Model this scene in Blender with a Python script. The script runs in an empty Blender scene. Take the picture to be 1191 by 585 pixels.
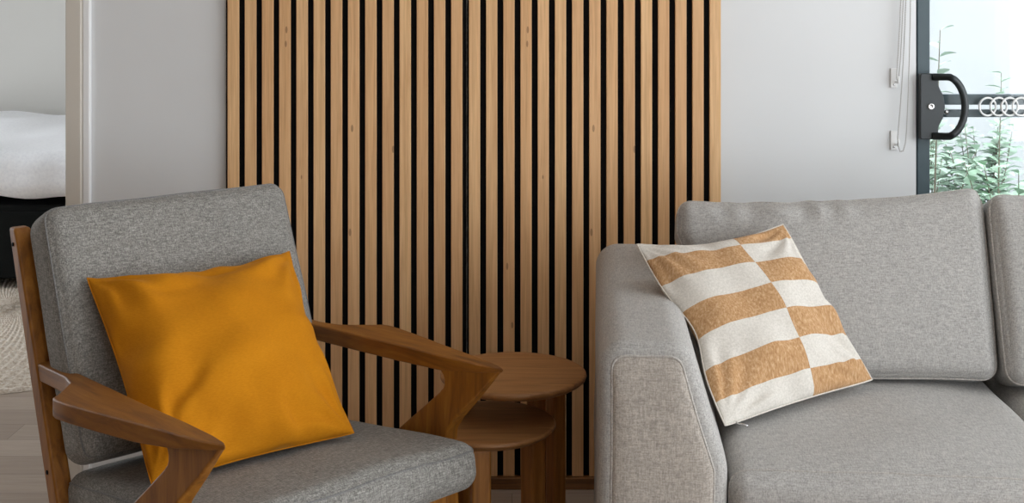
import bpy, bmesh, math, random
from mathutils import Vector, Matrix, noise

random.seed(7)
scene = bpy.context.scene
COL = scene.collection
PI = math.pi

# ------------------------------------------------------------------ camera
F_PX, HOR, EYE = 1428.0, 11.0, 1.277
cd = bpy.data.cameras.new('camera')
cam = bpy.data.objects.new('camera', cd)
COL.objects.link(cam)
cam.location = (0, 0, EYE)
cam.rotation_euler = (PI / 2, 0, 0)
cd.sensor_fit = 'HORIZONTAL'
cd.sensor_width = 36
cd.lens = F_PX / 1191 * 36
cd.shift_y = (HOR - 292.5) / 1191
cd.clip_start = 0.05
scene.camera = cam
vs = scene.view_settings
vs.view_transform = 'Standard'
vs.look = 'None'
vs.gamma = 1
vs.use_curve_mapping = False
vs.exposure = 0.0

# ------------------------------------------------------------------ helpers
def srgb(r, g, b):
    def f(c):
        c /= 255.0
        return c / 12.92 if c <= 0.04045 else ((c + 0.055) / 1.055) ** 2.4
    return (f(r), f(g), f(b), 1.0)

def obj(name, bm, mat, parent=None, smooth=True, bevel=0.0, seg=3, recalc=True):
    if recalc:
        bmesh.ops.recalc_face_normals(bm, faces=bm.faces[:])
    me = bpy.data.meshes.new(name)
    bm.to_mesh(me)
    bm.free()
    o = bpy.data.objects.new(name, me)
    COL.objects.link(o)
    if isinstance(mat, (list, tuple)):
        for m in mat:
            me.materials.append(m)
    else:
        me.materials.append(mat)
    if smooth:
        for p in me.polygons:
            p.use_smooth = True
    if bevel > 0:
        md = o.modifiers.new('bevel', 'BEVEL')
        md.width = bevel
        md.segments = seg
        md.limit_method = 'ANGLE'
        md.angle_limit = math.radians(32)
        md.harden_normals = True
    if parent:
        o.parent = parent
    return o

def tag(o, label=None, cat=None, group=None, kind=None):
    if label: o['label'] = label
    if cat: o['category'] = cat
    if group: o['group'] = group
    if kind: o['kind'] = kind
    return o

def thing(name, label, cat, loc=(0, 0, 0), rz=0.0, group=None):
    o = bpy.data.objects.new(name, None)
    COL.objects.link(o)
    o.location = loc
    o.rotation_euler = (0, 0, rz)
    o.empty_display_size = 0.05
    return tag(o, label, cat, group)

def struct(name, bm, mat, parent=None, bevel=0.0, smooth=None):
    o = obj(name, bm, mat, parent, smooth=(bevel > 0) if smooth is None else smooth, bevel=bevel)
    if parent is None:
        o['kind'] = 'structure'
    return o

def box(bm, x0, x1, y0, y1, z0, z1):
    v = [bm.verts.new((x, y, z)) for x in (x0, x1) for y in (y0, y1) for z in (z0, z1)]
    for f in ((0, 1, 3, 2), (4, 6, 7, 5), (0, 4, 5, 1), (2, 3, 7, 6), (0, 2, 6, 4), (1, 5, 7, 3)):
        bm.faces.new([v[i] for i in f])
    return bm

def prism(bm, pts, fa, fb):
    """pts: outline; fa/fb map an outline point to its two 3-D ends"""
    a = [bm.verts.new(fa(p)) for p in pts]
    b = [bm.verts.new(fb(p)) for p in pts]
    n = len(pts)
    bm.faces.new(a)
    bm.faces.new(list(reversed(b)))
    for i in range(n):
        bm.faces.new((a[i], a[(i + 1) % n], b[(i + 1) % n], b[i]))
    return bm

def tube(bm, path, rad, n=8, closed=False, flat=1.0):
    path = [Vector(p) for p in path]
    m = len(path)
    rings = []
    up = None
    for i, p in enumerate(path):
        if closed:
            t = path[(i + 1) % m] - path[i - 1]
        else:
            t = path[min(i + 1, m - 1)] - path[max(i - 1, 0)]
        t.normalize()
        if up is None:
            up = t.orthogonal().normalized()
        else:
            up = (up - t * up.dot(t))
            if up.length < 1e-6: up = t.orthogonal()
            up.normalize()
        sd = t.cross(up)
        r = rad(i / (m - 1)) if callable(rad) else rad
        rings.append([bm.verts.new(p + up * (math.cos(2 * PI * k / n) * r * flat) + sd * (math.sin(2 * PI * k / n) * r)) for k in range(n)])
    rng = range(m) if closed else range(m - 1)
    for i in rng:
        A, B = rings[i], rings[(i + 1) % m]
        off = 0
        if closed and i == m - 1:   # best twist match
            off = min(range(n), key=lambda o: (A[0].co - B[o].co).length)
        for k in range(n):
            bm.faces.new((A[k], A[(k + 1) % n], B[(k + 1 + off) % n], B[(k + off) % n]))
    if not closed:
        bm.faces.new(list(reversed(rings[0])))
        bm.faces.new(rings[-1])
    return bm

def lathe(bm, prof, n=64, c=(0, 0, 0)):
    rings = []
    for r, z in prof:
        if r < 1e-6:
            rings.append([bm.verts.new((c[0], c[1], c[2] + z))])
        else:
            rings.append([bm.verts.new((c[0] + r * math.cos(2 * PI * k / n), c[1] + r * math.sin(2 * PI * k / n), c[2] + z)) for k in range(n)])
    for A, B in zip(rings, rings[1:]):
        for k in range(n):
            a = [A[k % len(A)], A[(k + 1) % len(A)], B[(k + 1) % len(B)], B[k % len(B)]]
            u = []
            for v in a:
                if v not in u: u.append(v)
            if len(u) > 2: bm.faces.new(u)
    return bm

def lin(n, dense=0.0):
    """-1..1, closer together near the ends"""
    out = []
    for i in range(n + 1):
        t = -1 + 2 * i / n
        out.append((1 - dense) * t + dense * math.sin(t * PI / 2))
    return out

class Cushion:
    """A soft box: rounded edges, crowned faces, slight unevenness."""
    def __init__(s, h, r, crown=(0, 0, 0), M=Matrix(), nz=0.004, ns=4.0, seed=0, extra=None):
        s.h, s.r, s.crown, s.M, s.nz, s.ns, s.seed, s.extra = Vector(h), r, crown, M, nz, ns, seed, extra
    def raw(s, p):
        h, r = s.h, s.r
        q = Vector((p[0] * h.x, p[1] * h.y, p[2] * h.z))
        i = Vector([max(-(h[k] - r), min(h[k] - r, q[k])) for k in range(3)])
        d = q - i
        if d.length > 1e-9:
            L = max(abs(d.x), abs(d.y), abs(d.z))
            q = i + d.normalized() * L
        x, y, z = p
        w = ((1 - y * y) * (1 - z * z), (1 - x * x) * (1 - z * z), (1 - x * x) * (1 - y * y))
        for k in range(3):
            q[k] += s.crown[k] * (abs(w[k]) ** 0.7) * (1 if p[k] > 0 else -1) * min(1, abs(p[k]) ** 1.5)
        n = noise.noise_vector(q * s.ns + Vector((s.seed * 7.3, s.seed * 3.1, 0)))
        q += n * s.nz
        if s.extra: q = s.extra(q, p)
        return q
    def at(s, p):
        return s.M @ s.raw(p)
    def mesh(s, bm, n=(26, 26, 12), dense=0.75):
        L = [lin(k, dense) for k in n]
        cache = {}
        def V(i, j, k):
            if (i, j, k) not in cache:
                cache[(i, j, k)] = bm.verts.new(s.at((L[0][i], L[1][j], L[2][k])))
            return cache[(i, j, k)]
        a, b, c = n
        for i in range(a):
            for j in range(b):
                for k in (0, c):
                    bm.faces.new((V(i, j, k), V(i + 1, j, k), V(i + 1, j + 1, k), V(i, j + 1, k)))
        for i in range(a):
            for k in range(c):
                for j in (0, b):
                    bm.faces.new((V(i, j, k), V(i + 1, j, k), V(i + 1, j, k + 1), V(i, j, k + 1)))
        for j in range(b):
            for k in range(c):
                for i in (0, a):
                    bm.faces.new((V(i, j, k), V(i, j + 1, k), V(i, j + 1, k + 1), V(i, j, k + 1)))
        return bm

def loop_path(axes, fixed_axis, fixed, n=26, e=1.0):
    """box-space rectangle loop on the two axes at a fixed value of the third"""
    a, b = axes
    pts = []
    L = lin(n, 0.75)
    def P(u, v):
        p = [0, 0, 0]; p[a] = u * e; p[b] = v * e; p[fixed_axis] = fixed
        return tuple(p)
    for t in L[:-1]: pts.append(P(t, -1))
    for t in L[:-1]: pts.append(P(1, t))
    for t in reversed(L[1:]): pts.append(P(t, 1))
    for t in reversed(L[1:]): pts.append(P(-1, t))
    return pts

# ------------------------------------------------------------------ materials
class NT:
    def __init__(s, name):
        s.m = bpy.data.materials.new(name)
        s.m.use_nodes = True
        s.t = s.m.node_tree
        s.t.nodes.clear()
        s.out = s.n('ShaderNodeOutputMaterial')
        s.p = s.n('ShaderNodeBsdfPrincipled')
        s.l(s.p.outputs[0], s.out.inputs[0])
    def n(s, typ, **kw):
        nd = s.t.nodes.new(typ)
        for k, v in kw.items(): setattr(nd, k, v)
        return nd
    def l(s, a, b): s.t.links.new(a, b)
    def coords(s, scale=(1, 1, 1), rot=(0, 0, 0), which='Object'):
        tc = s.n('ShaderNodeTexCoord')
        mp = s.n('ShaderNodeMapping')
        mp.inputs['Scale'].default_value = scale
        mp.inputs['Rotation'].default_value = rot
        s.l(tc.outputs[which], mp.inputs[0])
        return mp.outputs[0]
    def noise(s, vec, scale, detail=3, rough=0.55, dist=0.0):
        nd = s.n('ShaderNodeTexNoise')
        nd.inputs['Scale'].default_value = scale
        nd.inputs['Detail'].default_value = detail
        nd.inputs['Roughness'].default_value = rough
        nd.inputs['Distortion'].default_value = dist
        if vec is not None: s.l(vec, nd.inputs['Vector'])
        return nd.outputs['Fac']
    def ramp(s, fac, stops):
        r = s.n('ShaderNodeValToRGB')
        el = r.color_ramp.elements
        el[0].position, el[0].color = stops[0]
        el[1].position, el[1].color = stops[-1]
        for pos, c in stops[1:-1]:
            e = el.new(pos); e.color = c
        s.l(fac, r.inputs[0])
        return r.outputs[0]
    def mix(s, fac, a, b, blend='MIX'):
        m = s.n('ShaderNodeMix', data_type='RGBA', blend_type=blend)
        for sock, v in ((m.inputs[0], fac), (m.inputs[6], a), (m.inputs[7], b)):
            if hasattr(v, 'is_linked'): s.l(v, sock)
            else: sock.default_value = v
        return m.outputs[2]
    def math(s, op, a, b=0.0, c=0.0):
        m = s.n('ShaderNodeMath', operation=op)
        for sock, v in zip(m.inputs, (a, b, c)):
            if hasattr(v, 'is_linked'): s.l(v, sock)
            else: sock.default_value = v
        return m.outputs[0]
    def bump(s, h, strength=0.3, dist=0.001):
        b = s.n('ShaderNodeBump')
        b.inputs['Strength'].default_value = strength
        b.inputs['Distance'].default_value = dist
        s.l(h, b.inputs['Height'])
        s.l(b.outputs[0], s.p.inputs['Normal'])
    def col(s, c):
        if hasattr(c, 'is_linked'): s.l(c, s.p.inputs['Base Color'])
        else: s.p.inputs['Base Color'].default_value = c
    def set(s, **kw):
        for k, v in kw.items(): s.p.inputs[k.replace('_', ' ')].default_value = v
        return s.m

def paint(name, c, rough=0.6, bump=0.05, var=0.03):
    t = NT(name)
    v = t.coords()
    n = t.noise(v, 3.0, 2)
    d = tuple(x * (1 - var) for x in c[:3]) + (1,)
    t.col(t.ramp(n, [(0.3, d), (0.7, c)]))
    t.bump(t.noise(v, 220, 2), bump, 0.001)
    return t.set(Roughness=rough)

def fabric(name, dark, mid, light, speck=260, stretch=(1, 1, 1), rough=0.95, bump=0.5, sheen=0.15, patch=0.25):
    t = NT(name)
    v = t.coords(stretch)
    base = t.ramp(t.noise(v, speck, 2.5, 0.65), [(0.30, dark), (0.5, mid), (0.70, light)])
    v2 = t.coords((1, 1, 1))
    weave_a = t.noise(t.coords((1, 6, 6)), 120, 1)
    weave_b = t.noise(t.coords((6, 1, 1)), 120, 1)
    w = t.math('MULTIPLY', t.math('ADD', weave_a, weave_b), 0.5)
    base = t.mix(patch, base, t.ramp(w, [(0.40, dark), (0.60, light)]))
    t.col(base)
    t.bump(t.noise(v, speck * 1.6, 2), bump, 0.0008)
    t.p.inputs['Sheen Weight'].default_value = sheen
    t.p.inputs['Sheen Roughness'].default_value = 0.5
    t.p.inputs['Specular IOR Level'].default_value = 0.2
    return t.set(Roughness=rough)

def linen(name, dark, mid, light, rough=0.95, bump=0.35, sheen=0.12):
    t = NT(name)
    h = t.noise(t.coords((.16, 1, 1)), 420, 2, 0.6)
    v = t.noise(t.coords((1, 1, .16)), 420, 2, 0.6)
    d = t.noise(t.coords((1, .16, 1)), 420, 2, 0.6)
    w = t.math('MULTIPLY', t.math('ADD', t.math('ADD', h, v), d), 0.3333)
    big = t.noise(t.coords(), 9, 3)
    c = t.ramp(w, [(0.38, dark), (0.5, mid), (0.62, light)])
    c = t.mix(t.math('MULTIPLY', big, 0.25), c, mid)
    t.col(c)
    t.bump(w, bump, 0.001)
    t.p.inputs['Sheen Weight'].default_value = sheen
    t.p.inputs['Specular IOR Level'].default_value = 0.2
    return t.set(Roughness=rough)

def wood(name, dark, mid, light, axis=1, scale=6.0, rough=0.42, streak=14.0, coat=0.0):
    t = NT(name)
    sc = [streak] * 3
    sc[axis] = 1.0
    v = t.coords(tuple(sc))
    n1 = t.noise(v, scale, 4, 0.6, 0.6)
    n2 = t.noise(v, scale * 7, 3, 0.6)
    c = t.ramp(n1, [(0.28, dark), (0.5, mid), (0.72, light)])
    c = t.mix(t.math('MULTIPLY', n2, 0.35), c, dark)
    t.col(c)
    t.bump(n2, 0.12, 0.0006)
    t.p.inputs['Coat Weight'].default_value = coat
    return t.set(Roughness=rough)

def plain(name, c, rough=0.5, metal=0.0, var=0.05):
    t = NT(name)
    n = t.noise(t.coords(), 30, 2)
    d = tuple(x * (1 - var) for x in c[:3]) + (1,)
    t.col(t.ramp(n, [(0.35, d), (0.65, c)]))
    return t.set(Roughness=rough, Metallic=metal)

M_wall = paint('wall_paint', srgb(223, 224, 224))
M_warmwall = paint('warm_fill_wall_paint', srgb(176, 158, 140))  # taupe of the unseen walls, chosen to warm and weaken the fill light
M_bedwall = paint('bedroom_paint', srgb(206, 204, 199))
M_ceiling = paint('ceiling_paint', srgb(238, 238, 236))
M_trim = paint('trim_paint', srgb(214, 207, 196), 0.5, 0.02)
M_edgehighlight = paint('wall_edge_highlight', srgb(238, 238, 238), 0.45, 0.02)  # painted highlight of the rounded wall edge beside the opening
M_skirt = wood('skirting_wood', srgb(92, 58, 28), srgb(132, 88, 44), srgb(152, 104, 56), axis=0, scale=5)
M_chairwood = wood('chair_wood', srgb(104, 60, 10), srgb(144, 90, 22), srgb(168, 112, 38), axis=1, scale=5, rough=0.5, streak=9)
M_legwood = wood('chair_leg_wood', srgb(108, 64, 10), srgb(150, 94, 22), srgb(176, 118, 40), axis=2, scale=5, rough=0.52, streak=9)
M_tabletop = wood('table_top_wood', srgb(126, 86, 48), srgb(164, 116, 70), srgb(186, 138, 88), axis=0, scale=5, rough=0.42, streak=16)
M_tableleg = wood('table_leg_wood', srgb(130, 82, 30), srgb(172, 114, 48), srgb(196, 138, 66), axis=2, scale=5, rough=0.45, streak=12)
M_chairfab = linen('chair_fabric', srgb(92, 90, 87), srgb(134, 132, 127), srgb(174, 171, 165), bump=0.5)
M_chairseam = fabric('chair_seam_fabric', srgb(92, 91, 90), srgb(120, 119, 118), srgb(150, 149, 146), speck=400)
M_sofafab = linen('sofa_linen', srgb(140, 138, 135), srgb(169, 166, 162), srgb(194, 191, 186))
M_sofawarmlit = linen('sofa_linen_warm_lit', srgb(140, 133, 125), srgb(171, 163, 154), srgb(199, 190, 180))  # sofa linen again, with the warm light on the arm front painted in
M_sofaseam = linen('sofa_piping_linen', srgb(146, 141, 135), srgb(176, 171, 165), srgb(200, 195, 188))
M_duvet = fabric('duvet_cotton', srgb(232, 233, 238), srgb(240, 241, 245), srgb(246, 247, 250), speck=80, bump=0.1, patch=0.05)
M_black = fabric('black_cloth', srgb(8, 10, 9), srgb(12, 14, 13), srgb(18, 20, 19), speck=200, bump=0.2, sheen=0.0)
M_darkmetal = plain('dark_grey_metal', srgb(66, 82, 88), 0.45, 0.0)
M_handle = plain('charcoal_handle', srgb(40, 46, 48), 0.4)
M_chrome = plain('chrome', srgb(210, 210, 210), 0.2, 1.0)
M_whiteplastic = plain('white_plastic', srgb(236, 236, 234), 0.4)
M_bead = plain('bead_chain_plastic', srgb(184, 180, 176), 0.4)
M_fence = paint('garden_wall_render', srgb(166, 167, 168), 0.9, 0.2, 0.05)
M_leaf = plain('leaf', srgb(158, 186, 160), 0.8, 0, 0.3)  # leaf greens carry the overexposed garden glare in their colour
M_leafpale = plain('glare_paled_leaf', srgb(176, 196, 178), 0.8, 0, 0.25)  # lighter green, glare painted in here too
M_stem = plain('stem', srgb(120, 112, 96), 0.8)

def mk_velvet():
    t = NT('mustard_velvet')
    v = t.coords()
    n = t.noise(v, 7, 4, 0.6, 0.8)
    c = t.ramp(n, [(0.3, srgb(190, 119, 14)), (0.55, srgb(197, 126, 17)), (0.75, srgb(204, 133, 23))])
    c = t.mix(0.12, c, t.ramp(t.noise(t.coords((1, 1, 5)), 140, 2), [(0.35, srgb(160, 94, 6)), (0.65, srgb(232, 160, 40))]))
    t.col(c)
    t.bump(t.noise(v, 420, 2), 0.2, 0.0006)
    t.p.inputs['Sheen Weight'].default_value = 0.2
    t.p.inputs['Sheen Roughness'].default_value = 0.35
    t.p.inputs['Sheen Tint'].default_value = srgb(255, 205, 110)
    t.p.inputs['Specular IOR Level'].default_value = 0.15
    return t.set(Roughness=0.9)
M_velvet = mk_velvet()

def mk_checker():
    t = NT('tan_and_cream_check_linen')
    tc = t.n('ShaderNodeTexCoord')
    sep = t.n('ShaderNodeSeparateXYZ')
    t.l(tc.outputs['UV'], sep.inputs[0])
    u, v = sep.outputs[0], sep.outputs[1]
    wob = t.math('MULTIPLY', t.math('SUBTRACT', t.noise(t.coords((1, 1, 1)), 9, 2), 0.5), 0.02)
    vv = t.math('ADD', v, wob)
    # rows: edges at .11 .265 .42 .575 .73 .88
    row = t.math('FLOOR', t.math('ADD', t.math('DIVIDE', t.math('SUBTRACT', vv, 0.11), 0.1545), 1.0))
    colm = t.math('GREATER_THAN', t.math('ADD', u, wob), 0.575)
    par = t.math('MODULO', t.math('ADD', row, colm), 2.0)
    par = t.math('GREATER_THAN', par, 0.5)
    vec = t.coords((1, 1, 1))
    tan = t.ramp(t.noise(t.coords((1, 1, .3)), 240, 3, 0.65), [(0.28, srgb(158, 116, 76)), (0.52, srgb(186, 146, 104)), (0.75, srgb(212, 180, 144))])
    cream = t.ramp(t.noise(vec, 260, 2), [(0.3, srgb(200, 194, 184)), (0.7, srgb(220, 214, 205))])
    t.col(t.mix(par, cream, tan))
    t.bump(t.noise(vec, 420, 2), 0.35, 0.0008)
    t.p.inputs['Sheen Weight'].default_value = 0.1
    t.p.inputs['Specular IOR Level'].default_value = 0.2
    return t.set(Roughness=0.95)
M_checker = mk_checker()
M_cream = fabric('cream_linen', srgb(196, 188, 176), srgb(212, 205, 194), srgb(224, 218, 208), speck=300)

def mk_slats(x0, pitch):
    t = NT('oak_slat_veneer')
    tc = t.n('ShaderNodeTexCoord')
    sep = t.n('ShaderNodeSeparateXYZ')
    t.l(tc.outputs['Object'], sep.inputs[0])
    idx = t.math('FLOOR', t.math('DIVIDE', t.math('SUBTRACT', sep.outputs[0], x0), pitch))
    wn = t.n('ShaderNodeTexWhiteNoise', noise_dimensions='1D')
    t.l(idx, wn.inputs['W'])
    sepc = t.n('ShaderNodeSeparateColor')
    t.l(wn.outputs['Color'], sepc.inputs[0])
    comb = t.n('ShaderNodeCombineXYZ')
    t.l(t.math('MULTIPLY', sep.outputs[0], 30.0), comb.inputs[0])
    t.l(t.math('MULTIPLY', sep.outputs[1], 30.0), comb.inputs[1])
    t.l(t.math('ADD', sep.outputs[2], t.math('MULTIPLY', sepc.outputs[0], 37.0)), comb.inputs[2])
    n1 = t.noise(comb.outputs[0], 3.2, 4, 0.6, 0.7)
    comb2 = t.n('ShaderNodeCombineXYZ')
    t.l(t.math('MULTIPLY', sep.outputs[0], 140.0), comb2.inputs[0])
    t.l(t.math('MULTIPLY', sepc.outputs[1], 50.0), comb2.inputs[1])
    t.l(t.math('MULTIPLY', sep.outputs[2], 2.2), comb2.inputs[2])
    n2 = t.noise(comb2.outputs[0], 4.0, 3, 0.6)
    base = t.ramp(sepc.outputs[2], [(0.0, srgb(214, 164, 112)), (0.35, srgb(228, 180, 128)), (0.7, srgb(236, 193, 138)), (1.0, srgb(222, 170, 116))])
    c = t.mix(t.math('MULTIPLY', t.math('SUBTRACT', 0.66, n1), 2.2), base, srgb(180, 126, 76))
    c = t.mix(t.math('MULTIPLY', t.math('SUBTRACT', n2, 0.25), 0.9), c, srgb(244, 206, 160))
    # sparse small knots
    vor = t.n('ShaderNodeTexVoronoi', feature='F1')
    vor.inputs['Scale'].default_value = 1.0
    comb3 = t.n('ShaderNodeCombineXYZ')
    t.l(t.math('MULTIPLY', sep.outputs[0], 21.0), comb3.inputs[0])
    t.l(t.math('MULTIPLY', sep.outputs[2], 7.0), comb3.inputs[2])
    t.l(comb3.outputs[0], vor.inputs['Vector'])
    kn = t.math('LESS_THAN', vor.outputs['Distance'], 0.07)
    c = t.mix(t.math('MULTIPLY', kn, 0.55), c, srgb(104, 62, 32))
    t.col(c)
    t.bump(n2, 0.1, 0.0005)
    return t.set(Roughness=0.55)

def mk_floor():
    t = NT('grey_oak_floorboards')
    tc = t.n('ShaderNodeTexCoord')
    br = t.n('ShaderNodeTexBrick')
    br.offset = 0.37
    br.inputs['Scale'].default_value = 1.0
    br.inputs['Brick Width'].default_value = 1.5
    br.inputs['Row Height'].default_value = 0.135
    br.inputs['Mortar Size'].default_value = 0.0012
    br.inputs['Color1'].default_value = srgb(150, 130, 112)
    br.inputs['Color2'].default_value = srgb(192, 174, 158)
    br.inputs['Mortar'].default_value = srgb(86, 72, 62)
    t.l(tc.outputs['Object'], br.inputs['Vector'])
    n = t.noise(t.coords((1, 14, 1)), 3.5, 5, 0.65, 0.5)
    c = t.mix(t.math('MULTIPLY', n, 0.75), br.outputs[0], srgb(118, 98, 82))
    c = t.mix(t.math('MULTIPLY', t.noise(t.coords((2, 30, 1)), 6, 3), 0.3), c, srgb(206, 194, 182))
    t.col(c)
    t.bump(n, 0.1, 0.001)
    return t.set(Roughness=0.5)
M_floor = mk_floor()

def mk_rug():
    t = NT('braided_jute')
    v = t.coords()
    n = t.noise(v, 90, 2, 0.6)
    c = t.ramp(n, [(0.28, srgb(190, 170, 150)), (0.5, srgb(224, 212, 198)), (0.72, srgb(242, 235, 226))])
    t.col(c)
    t.bump(t.noise(v, 150, 2), 0.5, 0.003)
    return t.set(Roughness=0.95)
M_rug = mk_rug()

def mk_glass():
    m = bpy.data.materials.new('window_glass')
    m.use_nodes = True
    t = m.node_tree
    t.nodes.clear()
    o = t.nodes.new('ShaderNodeOutputMaterial')
    tr = t.nodes.new('ShaderNodeBsdfTransparent')
    tr.inputs[0].default_value = (0.96, 0.98, 0.98, 1)
    gl = t.nodes.new('ShaderNodeBsdfGlossy')
    gl.inputs['Roughness'].default_value = 0.02
    fr = t.nodes.new('ShaderNodeFresnel')
    fr.inputs[0].default_value = 1.45
    mx = t.nodes.new('ShaderNodeMixShader')
    t.links.new(fr.outputs[0], mx.inputs[0])
    t.links.new(tr.outputs[0], mx.inputs[1])
    t.links.new(gl.outputs[0], mx.inputs[2])
    t.links.new(mx.outputs[0], o.inputs[0])
    return m
M_glass = mk_glass()

# ------------------------------------------------------------------ the setting
YW = 3.300                        # room face of the back wall
CEIL = 2.55
XL, XR, YR = -4.4, 3.1, -2.4      # left wall, right wall, wall behind the camera
YB = 7.75                         # far wall of the bedroom
OPX = -1.193                      # right edge of the bedroom opening
WX0, WX1, WZ1 = 1.092, 2.90, 2.20 # garden window

bm = bmesh.new(); box(bm, XL - .12, XR + .12, YR - .12, YW + .14, -.06, 0); box(bm, XL - .12, -.2, YW + .14, YB + .12, -.06, 0)
struct('floor', bm, M_floor)
bm = bmesh.new(); box(bm, XL - .12, XR + .12, YR - .12, YW + .14, CEIL, CEIL + .08); box(bm, XL - .12, -.2, YW + .14, YB + .12, CEIL, CEIL + .08)
struct('ceiling', bm, M_ceiling)
bm = bmesh.new()
box(bm, OPX + .03, WX0 - .006, YW, YW + .12, 0, CEIL)
box(bm, -3.5, OPX + .03, YW, YW + .12, 2.1, CEIL)
box(bm, XL, -3.5, YW, YW + .12, 0, CEIL)
box(bm, WX0 - .006, WX1, YW, YW + .12, WZ1, CEIL)
box(bm, WX1, XR, YW, YW + .12, 0, CEIL)
struct('wall_back', bm, M_wall)
bm = bmesh.new(); box(bm, XL - .1, XL, YR, YW + .12, 0, CEIL)
struct('wall_left', bm, M_warmwall)
bm = bmesh.new()                  # right wall with a wide window
RY0, RY1 = -1.2, 2.9
box(bm, XR, XR + .1, RY1, YW + .12, 0, CEIL); box(bm, XR, XR + .1, YR, RY0, 0, CEIL)
box(bm, XR, XR + .1, RY0, RY1, 2.25, CEIL); box(bm, XR, XR + .1, RY0, RY1, 0, .1)
struct('wall_right', bm, M_wall)
bm = bmesh.new()                  # unseen wall behind the camera, bare opening narrowed to shape the light
BX0, BX1 = 1.5, 2.9
box(bm, XL, BX0, YR - .1, YR, 0, CEIL); box(bm, BX1, XR, YR - .1, YR, 0, CEIL)
box(bm, BX0, BX1, YR - .1, YR, 2.25, CEIL)
struct('wall_front', bm, M_warmwall)
bm = bmesh.new()                  # bedroom
LY0, LY1 = 4.0, 6.3
box(bm, XL - .1, -.3, YB, YB + .1, 0, CEIL)
box(bm, -.4, -.3, YW + .12, YB, 0, CEIL)
box(bm, XL - .1, XL, YW + .12, LY0, 0, CEIL); box(bm, XL - .1, XL, LY1, YB, 0, CEIL)
box(bm, XL - .1, XL, LY0, LY1, 0, .1); box(bm, XL - .1, XL, LY0, LY1, 2.2, CEIL)
struct('wall_bedroom', bm, M_bedwall)

bm = bmesh.new(); box(bm, OPX, OPX + .042, YW - .022, YW + .14, 0, 2.14); box(bm, -3.55, OPX, YW - .022, YW + .14, 2.1, 2.14)
struct('trim_1', bm, M_trim, bevel=.003)
bm = bmesh.new(); box(bm, OPX + .042, OPX + .064, YW - .014, YW + .001, 0, 2.16)
struct('trim_2', bm, M_edgehighlight, bevel=.006)  # white strip in place of a lit bullnose edge

# garden window (sliding door): frame, glass, twin mid rail
win = bpy.data.objects.new('window_1', None); COL.objects.link(win); win['kind'] = 'structure'
win.location = (WX0, YW, 0)
def wl(bm, x0, x1, y0, y1, z0, z1): return box(bm, x0 - WX0, x1 - WX0, y0 - YW, y1 - YW, z0, z1)
bm = bmesh.new()
wl(bm, WX0, WX0 + .033, YW + .005, YW + .075, 0.02, WZ1)
wl(bm, WX1 - .05, WX1, YW + .005, YW + .075, 0.02, WZ1)
wl(bm, WX0 + .033, WX1 - .05, YW + .005, YW + .075, WZ1 - .06, WZ1)
wl(bm, WX0 + .033, WX1 - .05, YW + .005, YW + .075, .02, .10)
obj('window_frame', bm, M_darkmetal, win, bevel=.002)
bm = bmesh.new(); wl(bm, WX0 + .034, WX1 - .051, YW + .040, YW + .046, .101, WZ1 - .061)
obj('glass_pane', bm, M_glass, win, smooth=False)
for z0, z1 in ((1.017, 1.046), (.983, 1.004)):
    bm = bmesh.new(); wl(bm, WX0 + .034, WX1 - .051, YW + .048, YW + .068, z0, z1)
    obj('middle_rail', bm, M_darkmetal, win, bevel=.002)
bm = bmesh.new(); wl(bm, WX0 - .006, WX1, YW - .03, YW + .12, 0, .02)
obj('sill', bm, M_darkmetal, win, bevel=.002)

# D-shaped pull handle with lock, on the frame stile
hd = bpy.data.objects.new('handle', None); COL.objects.link(hd); hd.parent = win
hd.location = (0, 0, 1.018)
hd['label'] = 'charcoal D-shaped pull handle with keyed lock'
bm = bmesh.new()
plate = [(0.000, -.088), (.058, -.088), (.062, -.084), (.062, -.058), (.066, -.05), (.080, -.03), (.087, 0), (.080, .03), (.066, .05), (.062, .058), (.062, .084), (.058, .088), (0.000, .088), (-.003, .082), (-.003, -.082)]
plate = [(x * .74, z) for x, z in plate]
prism(bm, plate, lambda p: (p[0], -.004, p[1]), lambda p: (p[0], -.024, p[1]))
o = obj('handle_plate', bm, M_handle, hd, bevel=.004)
bm = bmesh.new()
path = [(.030, -.026, .079), (.075, -.030, .079)]
for k in range(13):
    a = math.radians(78 - 156 * k / 12)
    path.append((.062 + .052 * math.cos(a), -.032, .079 * math.sin(a) / math.sin(math.radians(78))))
path += [(.075, -.030, -.079), (.030, -.026, -.079)]
tube(bm, path, .0098, 12)
obj('grip', bm, M_handle, hd)
bm = bmesh.new()
lathe(bm, [(0, 0), (.009, 0), (.009, .004), (.006, .005), (.003, .003), (0, .003)], 24)
o = obj('lock_cylinder', bm, M_chrome, hd); o.rotation_euler = (PI / 2, 0, 0); o.location = (.026, -.0235, .0)
bm = bmesh.new()
lathe(bm, [(0, 0), (.006, 0), (.007, .006), (.006, .012), (0, .013)], 20)
o = obj('lock_knob', bm, M_chrome, hd); o.rotation_euler = (PI / 2, 0, 0); o.location = (.073, .002, -.016)

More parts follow.
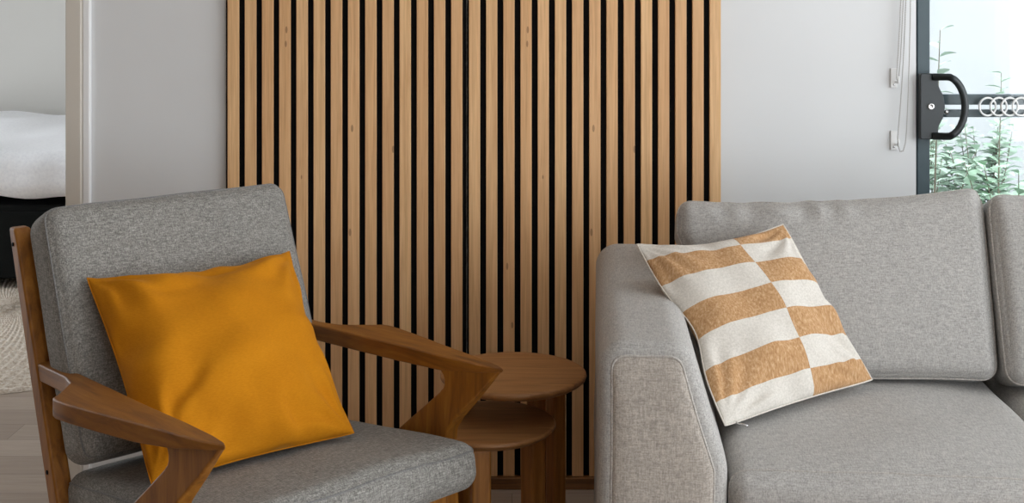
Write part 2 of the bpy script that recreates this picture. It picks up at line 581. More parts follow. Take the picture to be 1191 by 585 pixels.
# white rings against the rail
bm = bmesh.new()
R, r = .0240, .0028
n1, n2 = 40, 10
vv = [[bm.verts.new(((R + r * math.cos(2 * PI * j / n2)) * math.cos(2 * PI * i / n1), r * math.sin(2 * PI * j / n2), (R + r * math.cos(2 * PI * j / n2)) * math.sin(2 * PI * i / n1))) for j in range(n2)] for i in range(n1)]
for i in range(n1):
    for j in range(n2):
        bm.faces.new((vv[i][j], vv[(i + 1) % n1][j], vv[(i + 1) % n1][(j + 1) % n2], vv[i][(j + 1) % n2]))
ring = obj('white_ring', bm, M_whiteplastic)
words = ['leftmost of the white rings against the dark window rail', 'second white ring from the door handle on the window rail',
         'third white ring from the door handle on the window rail', 'rightmost white ring on the dark window rail at the photo edge']
for k in range(4):
    o = ring if k == 0 else ring.copy()
    if k: COL.objects.link(o)
    o.location = (1.291 + .0300 * k, YW + .033, 1.013)
    o.rotation_euler = (0, 0, math.radians(9))
    tag(o, words[k], 'ring', 'white rings on the window rail')

# skirting along the slat panels
SLW = .0301
PX0, PITCH = -.7592, .0459        # left edge of the first slat
bm = bmesh.new(); box(bm, PX0 - .006, PX0 + 29 * PITCH, YW - .036, YW, 0, .030)
struct('baseboard_back', bm, M_skirt, bevel=.002)

# ------------------------------------------------------------------ slat panels
M_slat = mk_slats(-.004, PITCH)
M_felt = fabric('black_felt', srgb(6, 6, 7), srgb(9, 9, 10), srgb(13, 13, 14), speck=200, bump=0.2, sheen=0)
def panel(name, x0, n, label, lead):
    t = thing(name, label, 'wall panel', (x0, YW, .031), 0, 'slatted wood wall panels')
    H = CEIL - .035
    bm = bmesh.new(); box(bm, -lead, n * PITCH - (PITCH - SLW) if n == 15 else n * PITCH - lead - .0005, -.014, -.0005, 0, H)
    obj('felt_backing', bm, M_felt, t, smooth=False)
    bm = bmesh.new()
    for i in range(n):
        box(bm, i * PITCH, i * PITCH + SLW, -.024, -.0145, 0.0, H)
    obj('slats', bm, M_slat, t, bevel=.0012)
    return t
panel('slat_panel', PX0, 14, 'tall oak slat panel behind the armchair, left of the seam', .006)
panel('slat_panel', PX0 + 14 * PITCH + .0015, 15, 'tall oak slat panel behind the side tables, right of the seam', .0045)

# ------------------------------------------------------------------ bedroom beyond the opening
bed = thing('bed', 'black bed base standing in the next room beyond the opening', 'bed', (-2.6, 6.55, 0))
bm = bmesh.new(); box(bm, -.95, .95, -.985, 1.0, .06, .385)
obj('bed_base', bm, M_black, bed, bevel=.02)
for sx in (-.8, .8):
    for sy in (-.85, .85):
        bm = bmesh.new(); lathe(bm, [(0, .0185), (.028, .0185), (.032, .06), (0, .06)], 20, (sx, sy, 0)); obj('leg', bm, M_black, bed)
bm = bmesh.new(); box(bm, -.965, .965, -1.0, 1.01, .0605, .36)
obj('valance', bm, M_black, bed, bevel=.01)
def duvet_extra(q, p):
    if p[2] < 0.3:
        q.z += .012 * noise.noise(Vector((q.x * 5, q.y * 5, 2.2)))
    q.x += .010 * noise.noise(Vector((q.x * 3, q.z * 9, 1)))
    q.y += .014 * noise.noise(Vector((q.x * 8, q.z * 6, 4)))
    q.z += .022 * noise.noise(Vector((q.x * 3.2, q.y * 2.1, 7)))
    return q
cu = Cushion((.99, 1.05, .105), .085, (0, 0, .02), Matrix.Translation((-2.6, 6.55, .535)), .006, 4, 3, duvet_extra)
bm = cu.mesh(bmesh.new(), (60, 60, 14), .6)
tag(obj('duvet', bm, M_duvet), 'rumpled white duvet spread over the black bed', 'duvet')

# round braided rug
bm = bmesh.new()
RR, rings_n, seg = 1.22, 34, 600
rows = []
for i in range(rings_n * 4 + 1):
    rr = RR * i / (rings_n * 4)
    row = []
    if i == 0:
        row = [bm.verts.new((0, 0, .010))]
    else:
        for k in range(seg):
            a = 2 * PI * k / seg
            ph = (i % 4) / 4.0
            ridge = math.sin(PI * ph) if (i % 4) else 0.0
            br = .5 + .5 * math.sin(seg / 4.0 * a + (i // 4) * 1.7 + ph * 2.6)
            z = .002 + ridge * (.008 + .007 * br)
            r2 = rr + (.004 * br if i == rings_n * 4 else 0)
            row.append(bm.verts.new((r2 * math.cos(a), r2 * math.sin(a), z if i < rings_n * 4 else .001)))
    rows.append(row)
for A, B in zip(rows, rows[1:]):
    for k in range(seg):
        if len(A) == 1: bm.faces.new((A[0], B[k], B[(k + 1) % seg]))
        else: bm.faces.new((A[k], B[k], B[(k + 1) % seg], A[(k + 1) % seg]))
rug = obj('round_rug', bm, M_rug)
rug.location = (-2.12, 5.22, 0)
tag(rug, 'round braided jute rug on the floor in front of the bed', 'rug')

# ------------------------------------------------------------------ armchair
CH = (-.948, 2.485); YAW = .761
W = .612
chair = thing('armchair', 'wooden armchair with angular arms and grey upholstered cushions', 'armchair', (CH[0], CH[1], 0), YAW)
# chair space: x across, y forward (stored as -y), z up
def C(x, y, z): return (x, -y, z)
def cworld(x, y, z):
    return chair_m @ Vector(C(x, y, z))
chair_m = Matrix.Translation((CH[0], CH[1], 0)) @ Matrix.Rotation(YAW, 4, 'Z')

def post_y(z): return -.05 + (.525 - z) * .40
# rear posts (upright + rear leg)
for x in (.018, W - .018):
    bm = bmesh.new()
    L, Rr = [], []
    for z, w in ((.814, .030), (.795, .036), (.55, .046), (.30, .048), (.22, .046)):
        y = post_y(z); L.append((y + w / 2, z)); Rr.append((y - w / 2, z))
    L += [(.02, .0)]; Rr += [(-.012, .0)]
    pts = L + Rr[::-1]
    prism(bm, pts, lambda p: C(x - .018, p[0], p[1]), lambda p: C(x + .018, p[0], p[1]))
    po = obj('rear_post', bm, M_legwood, chair, bevel=.006)
    for z in (.78, .345):
        b2 = bmesh.new()
        sx = -1 if x < .3 else 1
        lathe(b2, [(0, 0), (.0045, 0), (.0045, .0016), (0, .0016)], 16)
        pg = obj('plug', b2, M_black, po)
        pg.rotation_euler = (0, sx * PI / 2, 0)
        pg.location = C(x + sx * .0178, post_y(z) - .004, z)
# armrests
def arm_z(y):
    return .552 + (.577 - .552) * max(0, min(1, y / .706))
outline = [(.033, -.045), (.031, .10), (.026, .25), (.020, .40), (.018, .55), (.013, .65), (.007, .692), (0, .708), (-.007, .692),
           (-.018, .655), (-.030, .58), (-.046, .48), (-.066, .37), (-.078, .29), (-.082, .245), (-.078, .225), (-.066, .215),
           (-.040, .185), (-.012, .15), (.000, .10), (.003, -.045)]
def arm_bottom(y):
    t = max(0, min(1, y / .706))
    return arm_z(y) - (.035 - .026 * max(0, (t - .72) / .28) ** 1.2)
for side in (0, 1):
    bm = bmesh.new()
    def mp(p, side=side):
        return p[0] if side == 0 else W - p[0] * 1.0
    # dense strips across the outline for a smooth top with a softened edge
    prism(bm, outline, lambda p: C(mp(p), p[1], arm_z(p[1])), lambda p: C(mp(p), p[1], arm_bottom(p[1])))
    obj('armrest', bm, M_chairwood, chair, bevel=.004)
# front legs with their slanted brace
def arc(cx, cy, r, a0, a1, n):
    return [(cx + r * math.cos(math.radians(a0 + (a1 - a0) * k / n)), cy + r * math.sin(math.radians(a0 + (a1 - a0) * k / n))) for k in range(n + 1)]
def hw(p): return .017 - .012 * max(0, min(1, (p[0] - .58) / .124))
for x in (0.0, W):
    bm = bmesh.new()
    pts = [(.703, .572), (.640, .508), (.575, .446), (.556, .420), (.552, .385), (.556, .30), (.575, .0), (.543, .0), (.512, .26), (.470, .262), (.29, .245), (.29, .295), (.345, .345), (.395, .385),
           (.47, .444), (.535, .496)]
    pts += arc(.527, .519, .022, -60, 85, 6)
    pts += [(.515, .556), (.60, .562), (.69, .570)]
    prism(bm, pts, lambda p: C(x - hw(p), p[0], p[1]), lambda p: C(x + hw(p), p[0], p[1]))
    obj('front_leg', bm, M_legwood, chair, bevel=.005)
# seat frame: side rails, front and back rails, back slats
for x in (0.0, W):
    bm = bmesh.new()
    prism(bm, [(.32, .250), (.32, .298), (post_y(.24), .240), (post_y(.20), .195)], lambda p: C(x - .013, p[0], p[1]), lambda p: C(x + .013, p[0], p[1]))
    obj('side_rail', bm, M_chairwood, chair, bevel=.004)
bm = bmesh.new(); box(bm, .0, W, -.555, -.530, .255, .308); obj('front_rail', bm, M_tableleg, chair, bevel=.004)
bm = bmesh.new(); box(bm, .0, W, -.09, -.06, .198, .240); obj('back_rail', bm, M_tableleg, chair, bevel=.004)
for k in range(5):
    bm = bmesh.new(); y = .10 + k * .095; box(bm, .012, W - .012, -y - .025, -y + .025, .236 + .14 * (y - .1), .246 + .14 * (y - .1)); obj('seat_slat', bm, M_tableleg, chair, bevel=.002)
for z in (.44, .56, .68, .79):
    bm = bmesh.new(); y = post_y(z); box(bm, .06, W - .06, -y - .006, -y + .008, z - .022, z + .022); obj('back_slat', bm, M_tableleg, chair, bevel=.003)

# seat cushion (slopes down towards the back)
CW = .572
ang = .14
SM = Matrix.Translation(C(W / 2, .358, .3425)) @ Matrix.Rotation(-ang, 4, 'X')
def seat_extra(q, p):
    if p[2] > .2: q.z += .004 * noise.noise(Vector((q.x * 9, q.y * 5, 3)))
    return q
sc_ = Cushion((CW / 2, .312, .046), .034, (.004, .004, .012), SM, .003, 6, 1, seat_extra)
so = obj('seat_cushion', sc_.mesh(bmesh.new(), (40, 40, 14)), M_chairfab, chair)
bm = bmesh.new(); tube(bm, [sc_.at(p) for p in loop_path((0, 1), 2, .72, 40)], .0020, 8, True)
obj('seam', bm, M_chairseam, so)
# back cushion, leaning on the posts
lean = math.atan(.42)
zc = .615
BM_ = Matrix.Translation(C(W / 2 - .002, post_y(zc) + .100, zc)) @ Matrix.Rotation(-lean, 4, 'X')
bc_ = Cushion((.290, .060, .256), .036, (.004, .014, .004), BM_, .003, 6, 2)
bo = obj('back_cushion', bc_.mesh(bmesh.new(), (40, 16, 40)), M_chairfab, chair)
bm = bmesh.new(); tube(bm, [bc_.at(p) for p in loop_path((0, 2), 1, -.74, 40)], .0020, 8, True)
obj('seam', bm, M_chairseam, bo)

# ------------------------------------------------------------------ throw pillows
def pillow(name, corners, t_front, t_back, mat, label, pinch=(.07, .07, .07, .07), wr=.006, seed=0, sag=None, pipe=None, dome=.62, folds=(), seam_r=.0016):
    TL, TR, BR, BL = [Vector(c) for c in corners]
    ctr = (TL + TR + BR + BL) / 4
    nrm = (BR - BL).cross(TL - BL).normalized()
    if nrm.dot(Vector((0, 0, EYE)) - ctr) < 0: nrm = -nrm
    N = 56
    L = lin(N, .55)
    bm = bmesh.new()
    uvl = bm.loops.layers.uv.new('UVMap')
    def base(a, b):
        a2 = a * (1 - pinch[0 if a < 0 else 2] * (1 - b * b) * a * a)
        b2 = b * (1 - pinch[1 if b < 0 else 3] * (1 - a * a) * b * b)
        cr = 1 - .014 * (abs(a) * abs(b)) ** 7
        a2 *= cr; b2 *= cr
        s, t = (a2 + 1) / 2, (b2 + 1) / 2
        return TL * (1 - s) * (1 - t) + TR * s * (1 - t) + BR * s * t + BL * (1 - s) * t
    def pos(a, b, side):
        p = base(a, b)
        pr = max(0, (1 - a * a)) ** dome * max(0, (1 - b * b)) ** dome
        T = t_front if side > 0 else t_back
        edge = (1 - abs(a) ** 4 * abs(b) ** 4)
        w = noise.noise(Vector((a * 2.2 + seed, b * 2.2, side * 3.0))) * wr * 1.6
        rad = math.atan2(b, a)
        w2 = math.sin(rad * 14 + seed + 2.0 * noise.noise(Vector((a * 2, b * 2, seed)))) * wr * .55 * (max(abs(a), abs(b)) ** 5) * pr ** .3
        w3 = 0.0
        for k, (ca, cb) in enumerate(((-1, -1), (1, -1), (1, 1), (-1, 1))):
            da, db = a - ca, b - cb
            d = math.hypot(da, db)
            th = math.atan2(abs(db), abs(da) + 1e-6) + .25 * noise.noise(Vector((a * 1.7, b * 1.7, k + seed)))
            w3 += math.exp(-((d - .42) / .30) ** 2) * math.sin(th * (13 + 3 * (k % 2)) + k * 1.9 + seed) * wr * .42
        for (ga, gb, gl, gw, gt, gd) in folds:      # single creases: centre, half length, width, direction, depth
            c_, s_ = math.cos(gt), math.sin(gt)
            x_, y_ = (a - ga) * c_ + (b - gb) * s_, -(a - ga) * s_ + (b - gb) * c_
            y_ += .25 * x_ * x_ / gl
            w3 -= gd * math.exp(-(x_ / gl) ** 2) * (math.exp(-(y_ / gw) ** 2) - .6 * math.exp(-((y_ - 2 * gw) / (1.6 * gw)) ** 2))
        off = side * T * pr + (w + w2 + w3) * min(1, pr * 3.5)
        q = p + nrm * off
        if sag: q = sag(q, a, b, side, pr)
        return q - ctr
    G = {}
    def V(i, j, s):
        k = (i, j, 0) if i in (0, N) or j in (0, N) else (i, j, s)
        if k not in G: G[k] = bm.verts.new(pos(L[i], L[j], s))
        return G[k]
    for s in (1, -1):
        for i in range(N):
            for j in range(N):
                ids = [(i, j), (i, j + 1), (i + 1, j + 1), (i + 1, j)]
                if s < 0: ids = ids[::-1]
                f = bm.faces.new([V(a, b, s) for a, b in ids])
                for lp, (a, b) in zip(f.loops, ids):
                    lp[uvl].uv = ((L[a] + 1) / 2, (L[b] + 1) / 2)
    o = obj(name, bm, mat)
    o.location = ctr
    tag(o, label, 'pillow')
    ed = [pos(t, -1, 1) for t in L[:-1]] + [pos(1, t, 1) for t in L[:-1]] + [pos(t, 1, 1) for t in reversed(L[1:])] + [pos(-1, t, 1) for t in reversed(L[1:])]
    b2 = bmesh.new(); tube(b2, ed, seam_r, 8, True)
    obj('seam', b2, pipe or mat, o)
    return o, pos, ctr

mus = [cworld(.062, .055, .735), cworld(.542, .070, .727), cworld(.447, .450, .424), cworld(.035, .385, .412)]
pillow('throw_pillow', mus, .115, .060, M_velvet, 'mustard yellow velvet pillow leaning on the armchair back', (.05, .17, .09, .03), .016, 2.0, dome=.55, seam_r=.0012, folds=((-.55, .42, .22, .045, -.55, .008), (-.72, .70, .2, .05, -.3, .012), (-.6, -.55, .3, .05, .35, .005), (.1, -.72, .35, .05, .15, .005), (.35, .82, .18, .04, 1.2, .005)))

# ------------------------------------------------------------------ nesting side tables
def table(name, label, c, R, ztop, th, legs, lw, ld):
    t = thing(name, label, 'side table', (c[0], c[1], 0), 0, 'nesting round side tables')
    bm = bmesh.new()
    prof = [(0, ztop - th)]
    prof += [(R - .045, ztop - th), (R - .030, ztop - th + .001), (R - .016, ztop - th + .005), (R - .006, ztop - th + .011),
             (R - .001, ztop - th + .016), (R, ztop - .007), (R - .001, ztop - .003), (R - .004, ztop - .0008), (R - .008, ztop), (R - .03, ztop), (0, ztop)]
    lathe(bm, prof, 96)
    obj('table_top', bm, M_tabletop, t)
    for (x, y, a) in legs:
        bm = bmesh.new()
        box(bm, -lw / 2, lw / 2, -ld / 2, ld / 2, 0, ztop - th + .001)
        o = obj('leg', bm, M_tableleg, t, bevel=.006)
        o.location = (x - c[0], y - c[1], 0); o.rotation_euler = (0, 0, math.radians(a))
    return t
table('side_table', 'taller round walnut side table between armchair and sofa', (.003, 2.815), .168, .447, .026,
      [(.103, 2.885, 25), (-.112, 2.92, -30), (.060, 2.965, 80)], .032, .046)
table('side_table', 'smaller round walnut side table tucked under the taller one', (-.052, 2.735), .150, .360, .024,
      [(.047, 2.735, 42), (-.068, 2.640, 100), (-.125, 2.80, 135)], .042, .042)

# ------------------------------------------------------------------ sofa
TH = math.radians(-5)
SO = Vector((.155, 2.255, 0))
sofa = thing('sofa', 'light grey linen sofa with rounded arm and loose cushions', 'sofa', SO, TH)
sofa_m = Matrix.Translation(SO) @ Matrix.Rotation(TH, 4, 'Z')
SW = 2.02                                         # overall width
def smooth_poly(corners, n=7):
    """corner list of (x, z, radius) -> outline with filleted corners"""
    out = []
    m = len(corners)
    for i, (x, z, r) in enumerate(corners):
        p = Vector((x, z)); a = Vector(corners[i - 1][:2]); b = Vector(corners[(i + 1) % m][:2])
        if r <= 0: out.append((x, z)); continue
        d1 = (a - p).normalized(); d2 = (b - p).normalized()
        h = math.acos(max(-1, min(1, d1.dot(d2)))) / 2
        t = r / math.tan(h)
        c = p + (d1 + d2).normalized() * (r / math.sin(h))
        s, e = p + d1 * t, p + d2 * t
        a0 = math.atan2(s.y - c.y, s.x - c.x); a1 = math.atan2(e.y - c.y, e.x - c.x)
        da = (a1 - a0 + PI) % (2 * PI) - PI
        for k in range(n + 1):
            q = a0 + da * k / n
            out.append((c.x + r * math.cos(q), c.y + r * math.sin(q)))
    return out
def resample(pts, step):
    out = []
    n = len(pts)
    for i in range(n):
        a, b = Vector(pts[i]), Vector(pts[(i + 1) % n])
        k = max(1, int((b - a).length / step))
        for j in range(k): out.append(tuple(a.lerp(b, j / k)))
    return out
def inset(pts, d):
    n = len(pts); out = []
    for i in range(n):
        a, p, b = Vector(pts[i - 1]), Vector(pts[i]), Vector(pts[(i + 1) % n])
        t = (b - a).normalized()
        nn = Vector((-t.y, t.x))
        out.append(tuple(p + nn * d))
    return out
def arm(mirror):
    prof = smooth_poly([(0.0, .07, .01), (.235, .07, .01), (.238, .44, .06), (.170, .667, .050), (.004, .667, .050)], 8)
    prof = resample(prof, .018)                   # counter-clockwise
    ring_v = []
    # front face at v = 0; a soft rounded edge runs back from the panel
    rr = .026
    sta = []
    for k in range(7):
        q = math.radians(90 * k / 6)
        sta.append((rr * (1 - math.sin(q)), rr * (1 - math.cos(q))))   # (depth v, inset)
    sta = sta[::-1]                               # from panel edge (v=0, inset=rr) to full (v=rr, inset 0)
    sta = [(rr * (1 - math.cos(math.radians(90 * k / 6))), rr * (1 - math.sin(math.radians(90 * k / 6)))) for k in range(7)]
    for v in (.08, .16, .24, .32, .40, .48, .56, .64, .72, .80): sta.append((v, 0))
    D = .86
    sta += [(D - .03 * (1 - math.sin(math.radians(90 * k / 5))), .03 * (1 - math.cos(math.radians(90 * k / 5)))) for k in range(6)]
    bm = bmesh.new()
    def place(p, v):
        x, z = p
        f = v / D
        z2 = z + (.022 * f - .010 * math.sin(PI * f)) * max(0, (z - .45) / .2)
        x2 = x - .022 * f * (1 - x / .24)
        nz = .003 * noise.noise(Vector((x * 8, v * 6, z * 6)))
        x2 += nz
        if mirror: x2 = SW - x2
        return (x2, v, z2)
    prev = None
    rows = []
    for v, ins in sta:
        pr = inset(prof, ins)
        rows.append([bm.verts.new(place(p, v)) for p in pr])
    n = len(prof)
    for A, B in zip(rows, rows[1:]):
        for k in range(n):
            bm.faces.new((A[k], A[(k + 1) % n], B[(k + 1) % n], B[k]))
    bm.faces.new(rows[-1])
    # keep front open edge closed with a hidden face
    bm.faces.new(rows[0])
    o = obj('armrest', bm, M_sofafab, sofa)
    # slightly domed front panel
    pr0 = inset(prof, rr - .001)
    cx = sum(p[0] for p in pr0) / n; cz = sum(p[1] for p in pr0) / n
    bm = bmesh.new()
    rows = []
    for s, d in ((1.0, .0005), (.97, -.003), (.9, -.006), (.7, -.008), (.4, -.009)):
        rows.append([bm.verts.new(place((cx + (p[0] - cx) * s, cz + (p[1] - cz) * s), 0)[:1] + (d,) + (cz + (p[1] - cz) * s,)) for p in pr0])
    for A, B in zip(rows, rows[1:]):
        for k in range(n): bm.faces.new((A[k], A[(k + 1) % n], B[(k + 1) % n], B[k]))
    bm.faces.new(rows[-1])
    obj('front_panel', bm, M_sofawarmlit, o)
    bm = bmesh.new()
    tube(bm, [place(p, .001) for p in pr0], .0026, 8, True)
    obj('piping', bm, M_sofaseam, o)
arm(False); arm(True)
bm = bmesh.new(); box(bm, .236, SW - .236, .035, .84, .07, .285); obj('base', bm, M_sofafab, sofa, bevel=.012)
bm = bmesh.new(); box(bm, .225, SW - .225, .735, .875, .285, .635); obj('back_frame', bm, M_sofafab, sofa, bevel=.03)
for x in (.06, SW - .06):
    for v in (.06, .80):
        bm = bmesh.new(); lathe(bm, [(0, 0), (.016, 0), (.024, .071), (0, .071)], 24, (x, v, 0)); obj('foot', bm, M_tableleg, sofa)
# seat cushions
U0, U1 = .240, .8800
def seat_c(u0, u1, seed):
    M = Matrix.Translation(((u0 + u1) / 2, .36, .362))
    def ex(q, p):
        q.z += .006 * noise.noise(Vector((q.x * 5 + seed, q.y * 6, 1))) * (1 if p[2] > 0 else 0)
        # waterfall front edge
        if p[1] < -.5 and p[2] > 0: q.z -= .010 * ((-p[1] - .5) / .5) ** 2
        return q
    c = Cushion(((u1 - u0) / 2 - .0015, .362, .076), .036, (.0, .006, .018), M, .002, 5, seed, ex)
    o = obj('seat_cushion', c.mesh(bmesh.new(), (44, 44, 14)), M_sofafab, sofa)
    bm = bmesh.new(); tube(bm, [c.at(p) for p in loop_path((0, 2), 1, -.93, 40)], .0016, 8, True)
    obj('seam', bm, M_sofaseam, o)
seat_c(U0, U1, 4); seat_c(U1, SW - .240, 5)
# back cushions
def back_c(u0, u1, seed, lift, dv):
    leanb = math.radians(19)
    hz, hy = .193, .080
    c0 = Vector(((u0 + u1) / 2, .640 + dv, .436 + hz + .002))
    M = Matrix.Translation(c0) @ Matrix.Rotation(-leanb, 4, 'X')
    hx = (u1 - u0) / 2 - .003
    def ex(q, p):
        x, y, z = p
        if z > 0:
            k = z ** 2
            q.z += lift * k * ((.5 + .5 * x) ** 1.5 if u0 < .3 else 1.0) - .012 * k * (1 - x * x)
            # gathers below the top edge
            g = math.exp(-((z - .90) / .13) ** 2) * math.exp(-((x + .25) / .45) ** 2)
            q.z += .0045 * g * math.sin(x * 26 + 1.5 * math.sin(x * 9))
            q.y += .0085 * g * math.sin(x * 26 + .8 + 1.5 * math.sin(x * 9))
        if x < 0 and u0 < .3: q.x += .058 * x * x * (1 - max(0, min(1, (z + .1) / .7)) ** 1)
        # pointed upper corners
        return q
    c = Cushion((hx, hy, hz), .034, (.006, .020, .002), M, .004, 4, seed, ex)
    o = obj('back_cushion', c.mesh(bmesh.new(), (64, 16, 44)), M_sofafab, sofa)
    bm = bmesh.new(); tube(bm, [c.at(p) for p in loop_path((0, 2), 1, -.70, 44)], .0022, 8, True)
    obj('seam', bm, M_sofaseam, o)
back_c(.172, .868, 6, .040, -.024)
back_c(.872, SW - .245, 7, .030, -.050)

chk = [(.271, 2.695, .764), (.606, 2.740, .800), (.780, 2.648, .477), (.415, 2.395, .462)]
def chk_sag(q, a, b, side, pr):
    # the sofa arm presses a dent into the left edge
    w = math.exp(-((b - .05) / .35) ** 2) * max(0, -a) ** 3
    q = q + Vector((.022, -.004, .006)) * w
    return q
po, ppos, pctr = pillow('throw_pillow', chk, .058, .05, M_checker, 'tan and cream checked pillow propped between sofa arm and back', (.05, .13, .03, .03), .010, 5.0, chk_sag, M_cream)
bm = bmesh.new()
zp = ppos(-.86, 1, 1)
tube(bm, [zp, zp + Vector((.006, -.006, -.002)), zp + Vector((.012, -.013, .000)), zp + Vector((.020, -.018, -.001))], .0022, 8)
o = obj('zipper_pull', bm, M_chrome, po)

# ------------------------------------------------------------------ roller blind with its bead chains
ZB = 2.30
bl = thing('roller_blind', 'white roller blind rolled up above the garden window', 'blind', (1.06, YW, ZB))
bm = bmesh.new(); tube(bm, [(-.025, -.045, 0), (1.80, -.045, 0)], .030, 24); obj('roll', bm, M_whiteplastic, bl)
for x in (-.055, 1.80):
    bm = bmesh.new(); box(bm, x, x + .03, -.08, -.0005, -.04, .04); obj('bracket', bm, M_whiteplastic, bl, bevel=.004)
def bez(p, n):
    P = [Vector(q) for q in p]
    out = []
    for k in range(n + 1):
        t = k / n
        Q = P[:]
        while len(Q) > 1: Q = [Q[i].lerp(Q[i + 1], t) for i in range(len(Q) - 1)]
        out.append(Q[0])
    return out
def chain(name, path, label):
    # equally spaced beads along a cord
    pts = []
    acc = 0.0
    sp = .0046
    for a, b in zip(path, path[1:]):
        L = (b - a).length
        while acc < L:
            pts.append(a.lerp(b, acc / L)); acc += sp
        acc -= L
    bm = bmesh.new()
    tube(bm, path, .0006, 5)
    for p in pts:
        bmesh.ops.create_icosphere(bm, subdivisions=1, radius=.0021, matrix=Matrix.Translation(p))
    return tag(obj(name, bm, M_bead), label, 'blind chain', 'bead chains of the roller blind')
yc = YW - .020
def hang(x0, ztop, xb, zb):
    return bez([(x0, yc, ztop), (x0, yc, ztop - .5), (x0 + .001, yc, zb + .30), (xb, yc, zb)], 60)
# px -> metres on the wall: x = (px-595.5)/433, z = 1.277-(py-11)/433
p1 = hang(1.049, 2.290, 1.028, 1.105)
chain('blind_cord', p1 + [Vector((1.0275, yc, 1.092)), Vector((1.0305, yc, 1.085)), Vector((1.0335, yc, 1.095))] + hang(1.055, 2.290, 1.036, 1.12)[::-1][2:],
      'short bead chain looped to the upper clip beside the window')
p2 = hang(1.061, 2.290, 1.030, .935)
chain('blind_cord', p2 + [Vector((1.030, yc - .003, .915)), Vector((1.036, yc - .003, .898)), Vector((1.044, yc - .003, .899)), Vector((1.050, yc - .003, .92))] + hang(1.069, 2.290, 1.054, .95)[::-1],
      'longer bead chain hanging down to the lower clip beside the window')
for z, lab in ((1.093, 'upper white chain clip on the wall left of the window'), (.926, 'lower white chain clip on the wall left of the window')):
    t = thing('chain_clip', lab, 'clip', (1.026, YW, z), 0, 'chain clips beside the window')
    bm = bmesh.new(); box(bm, -.010, .008, -.006, -.0005, -.026, .026); obj('clip_plate', bm, M_whiteplastic, t, bevel=.002)
    bm = bmesh.new(); tube(bm, [(.004, -.006, -.010), (.004, -.026, -.012), (.004, -.030, -.004), (.004, -.028, .006)], .0025, 8); obj('hook', bm, M_whiteplastic, t)
    bm = bmesh.new(); lathe(bm, [(0, 0), (.003, 0), (.0025, .0015), (0, .0016)], 16)
    s = obj('screw', bm, M_chrome, t); s.rotation_euler = (PI / 2, 0, 0); s.location = (-.001, -.006, -.018)

# ------------------------------------------------------------------ garden
bm = bmesh.new(); box(bm, -.25, 14, YW + .15, 7.0, -.12, -.065); struct('ground', bm, paint('pale_paving', srgb(176, 178, 178), .9, .2, .1))
bm = bmesh.new(); box(bm, -.25, 12, 7.0, 7.15, -.12, 2.6); struct('wall_garden', bm, M_fence)
def leaf(bm, p, d, n, L, w):
    d = d.normalized(); s = d.cross(n).normalized(); n = s.cross(d)
    prof = [(0, 0.04), (.2, .6), (.45, 1.0), (.75, .7), (1.0, .03)]
    prev = None
    for t, k in prof:
        c = p + d * (L * t) - n * (L * .25 * t * t)
        cur = (bm.verts.new(c + s * (w * k) + n * (w * .25 * k)), bm.verts.new(c), bm.verts.new(c - s * (w * k) + n * (w * .25 * k)))
        if prev:
            bm.faces.new((prev[0], prev[1], cur[1], cur[0])); bm.faces.new((prev[1], prev[2], cur[2], cur[1]))
        prev = cur
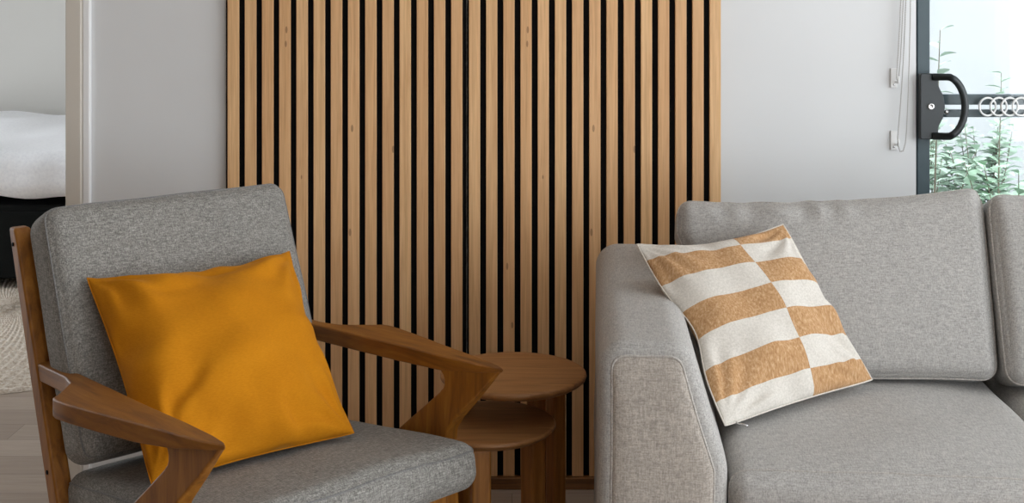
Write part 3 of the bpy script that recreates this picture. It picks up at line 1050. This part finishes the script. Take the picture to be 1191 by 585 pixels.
def shrub(x, y, h, spread, nst, nl, L, w, mat, label, seed, z0=-.065, bare=.25):
    rnd = random.Random(seed)
    t = thing('garden_shrub', label, 'shrub', (x, y, z0), 0, 'shrubs outside the window')
    sb, lb = bmesh.new(), bmesh.new()
    for k in range(nst):
        a = rnd.uniform(0, 2 * PI); r = spread * rnd.uniform(.2, 1)
        top = Vector((r * math.cos(a), r * math.sin(a), h * rnd.uniform(.75, 1.0) if k else h))
        if nst == 1: top = Vector((spread * .15, 0, h))
        bs = Vector((rnd.uniform(-.03, .03), rnd.uniform(-.03, .03), 0))
        path = bez([bs, bs.lerp(top, .4) + Vector((0, 0, h * .12)), top], 12)
        tube(sb, path, lambda q: .006 * (1 - .75 * q), 6)
        for i in range(nl):
            q = bare + (1 - bare) * (i + rnd.random()) / nl
            p = path[min(12, int(q * 12))].lerp(path[min(12, int(q * 12) + 1)], (q * 12) % 1)
            aa = i * 2.4 + rnd.uniform(-.4, .4)
            d = Vector((math.cos(aa), math.sin(aa), rnd.uniform(.1, .8)))
            n = Vector((rnd.uniform(-.3, .3), rnd.uniform(-.3, .3), 1))
            leaf(lb, p, d, n, L * rnd.uniform(.7, 1.15), w * rnd.uniform(.8, 1.1))
    obj('stem', sb, M_stem, t)
    obj('foliage', lb, mat, t, recalc=False)
shrub(2.09, 5.28, 1.07, .10, 1, 34, .078, .020, M_leaf, 'tall slender plant stem rising behind the white rings', 3, bare=.35)
shrub(1.74, 5.2, .84, .26, 16, 34, .078, .023, M_leafpale, 'pale leafy shrub outside the glass just below the handle', 11)
shrub(1.94, 4.75, .76, .28, 16, 34, .074, .022, M_leaf, 'bushy green shrub outside the glass at the right edge', 23)
shrub(2.30, 5.98, .80, .30, 16, 34, .085, .025, M_leafpale, 'low pale shrub at the back behind the slender stem', 31)
shrub(1.508, 4.35, 1.27, .06, 1, 22, .075, .019, M_leafpale, 'thin tall sprig close beside the window frame', 41, bare=.55)

# ------------------------------------------------------------------ daylight
w = bpy.data.worlds.new('sky'); scene.world = w
w.use_nodes = True
nt = w.node_tree; nt.nodes.clear()
wo = nt.nodes.new('ShaderNodeOutputWorld'); bg = nt.nodes.new('ShaderNodeBackground')
bg.inputs[0].default_value = (.92, .97, 1.02, 1); bg.inputs[1].default_value = 4.9
nt.links.new(bg.outputs[0], wo.inputs[0])
def portal(loc, rot, sx, sy):
    ld = bpy.data.lights.new('window_portal', 'AREA'); ld.shape = 'RECTANGLE'; ld.size = sx; ld.size_y = sy
    ld.cycles.is_portal = True
    lo = bpy.data.objects.new('window_portal', ld); COL.objects.link(lo); lo.location = loc; lo.rotation_euler = rot
portal((XR + .05, (RY0 + RY1) / 2, 1.175), (0, PI / 2, 0), 2.15, RY1 - RY0)
portal(((BX0 + BX1) / 2, YR - .05, 1.125), (PI / 2, 0, 0), BX1 - BX0, 2.25)
portal(((WX0 + WX1) / 2, YW + .1, 1.1), (-PI / 2, 0, 0), WX1 - WX0, 2.2)
portal((XL - .05, (LY0 + LY1) / 2, 1.15), (0, -PI / 2, 0), 2.1, LY1 - LY0)
scene.cycles.max_bounces = 10
scene.cycles.diffuse_bounces = 6
scene.cycles.transparent_max_bounces = 16
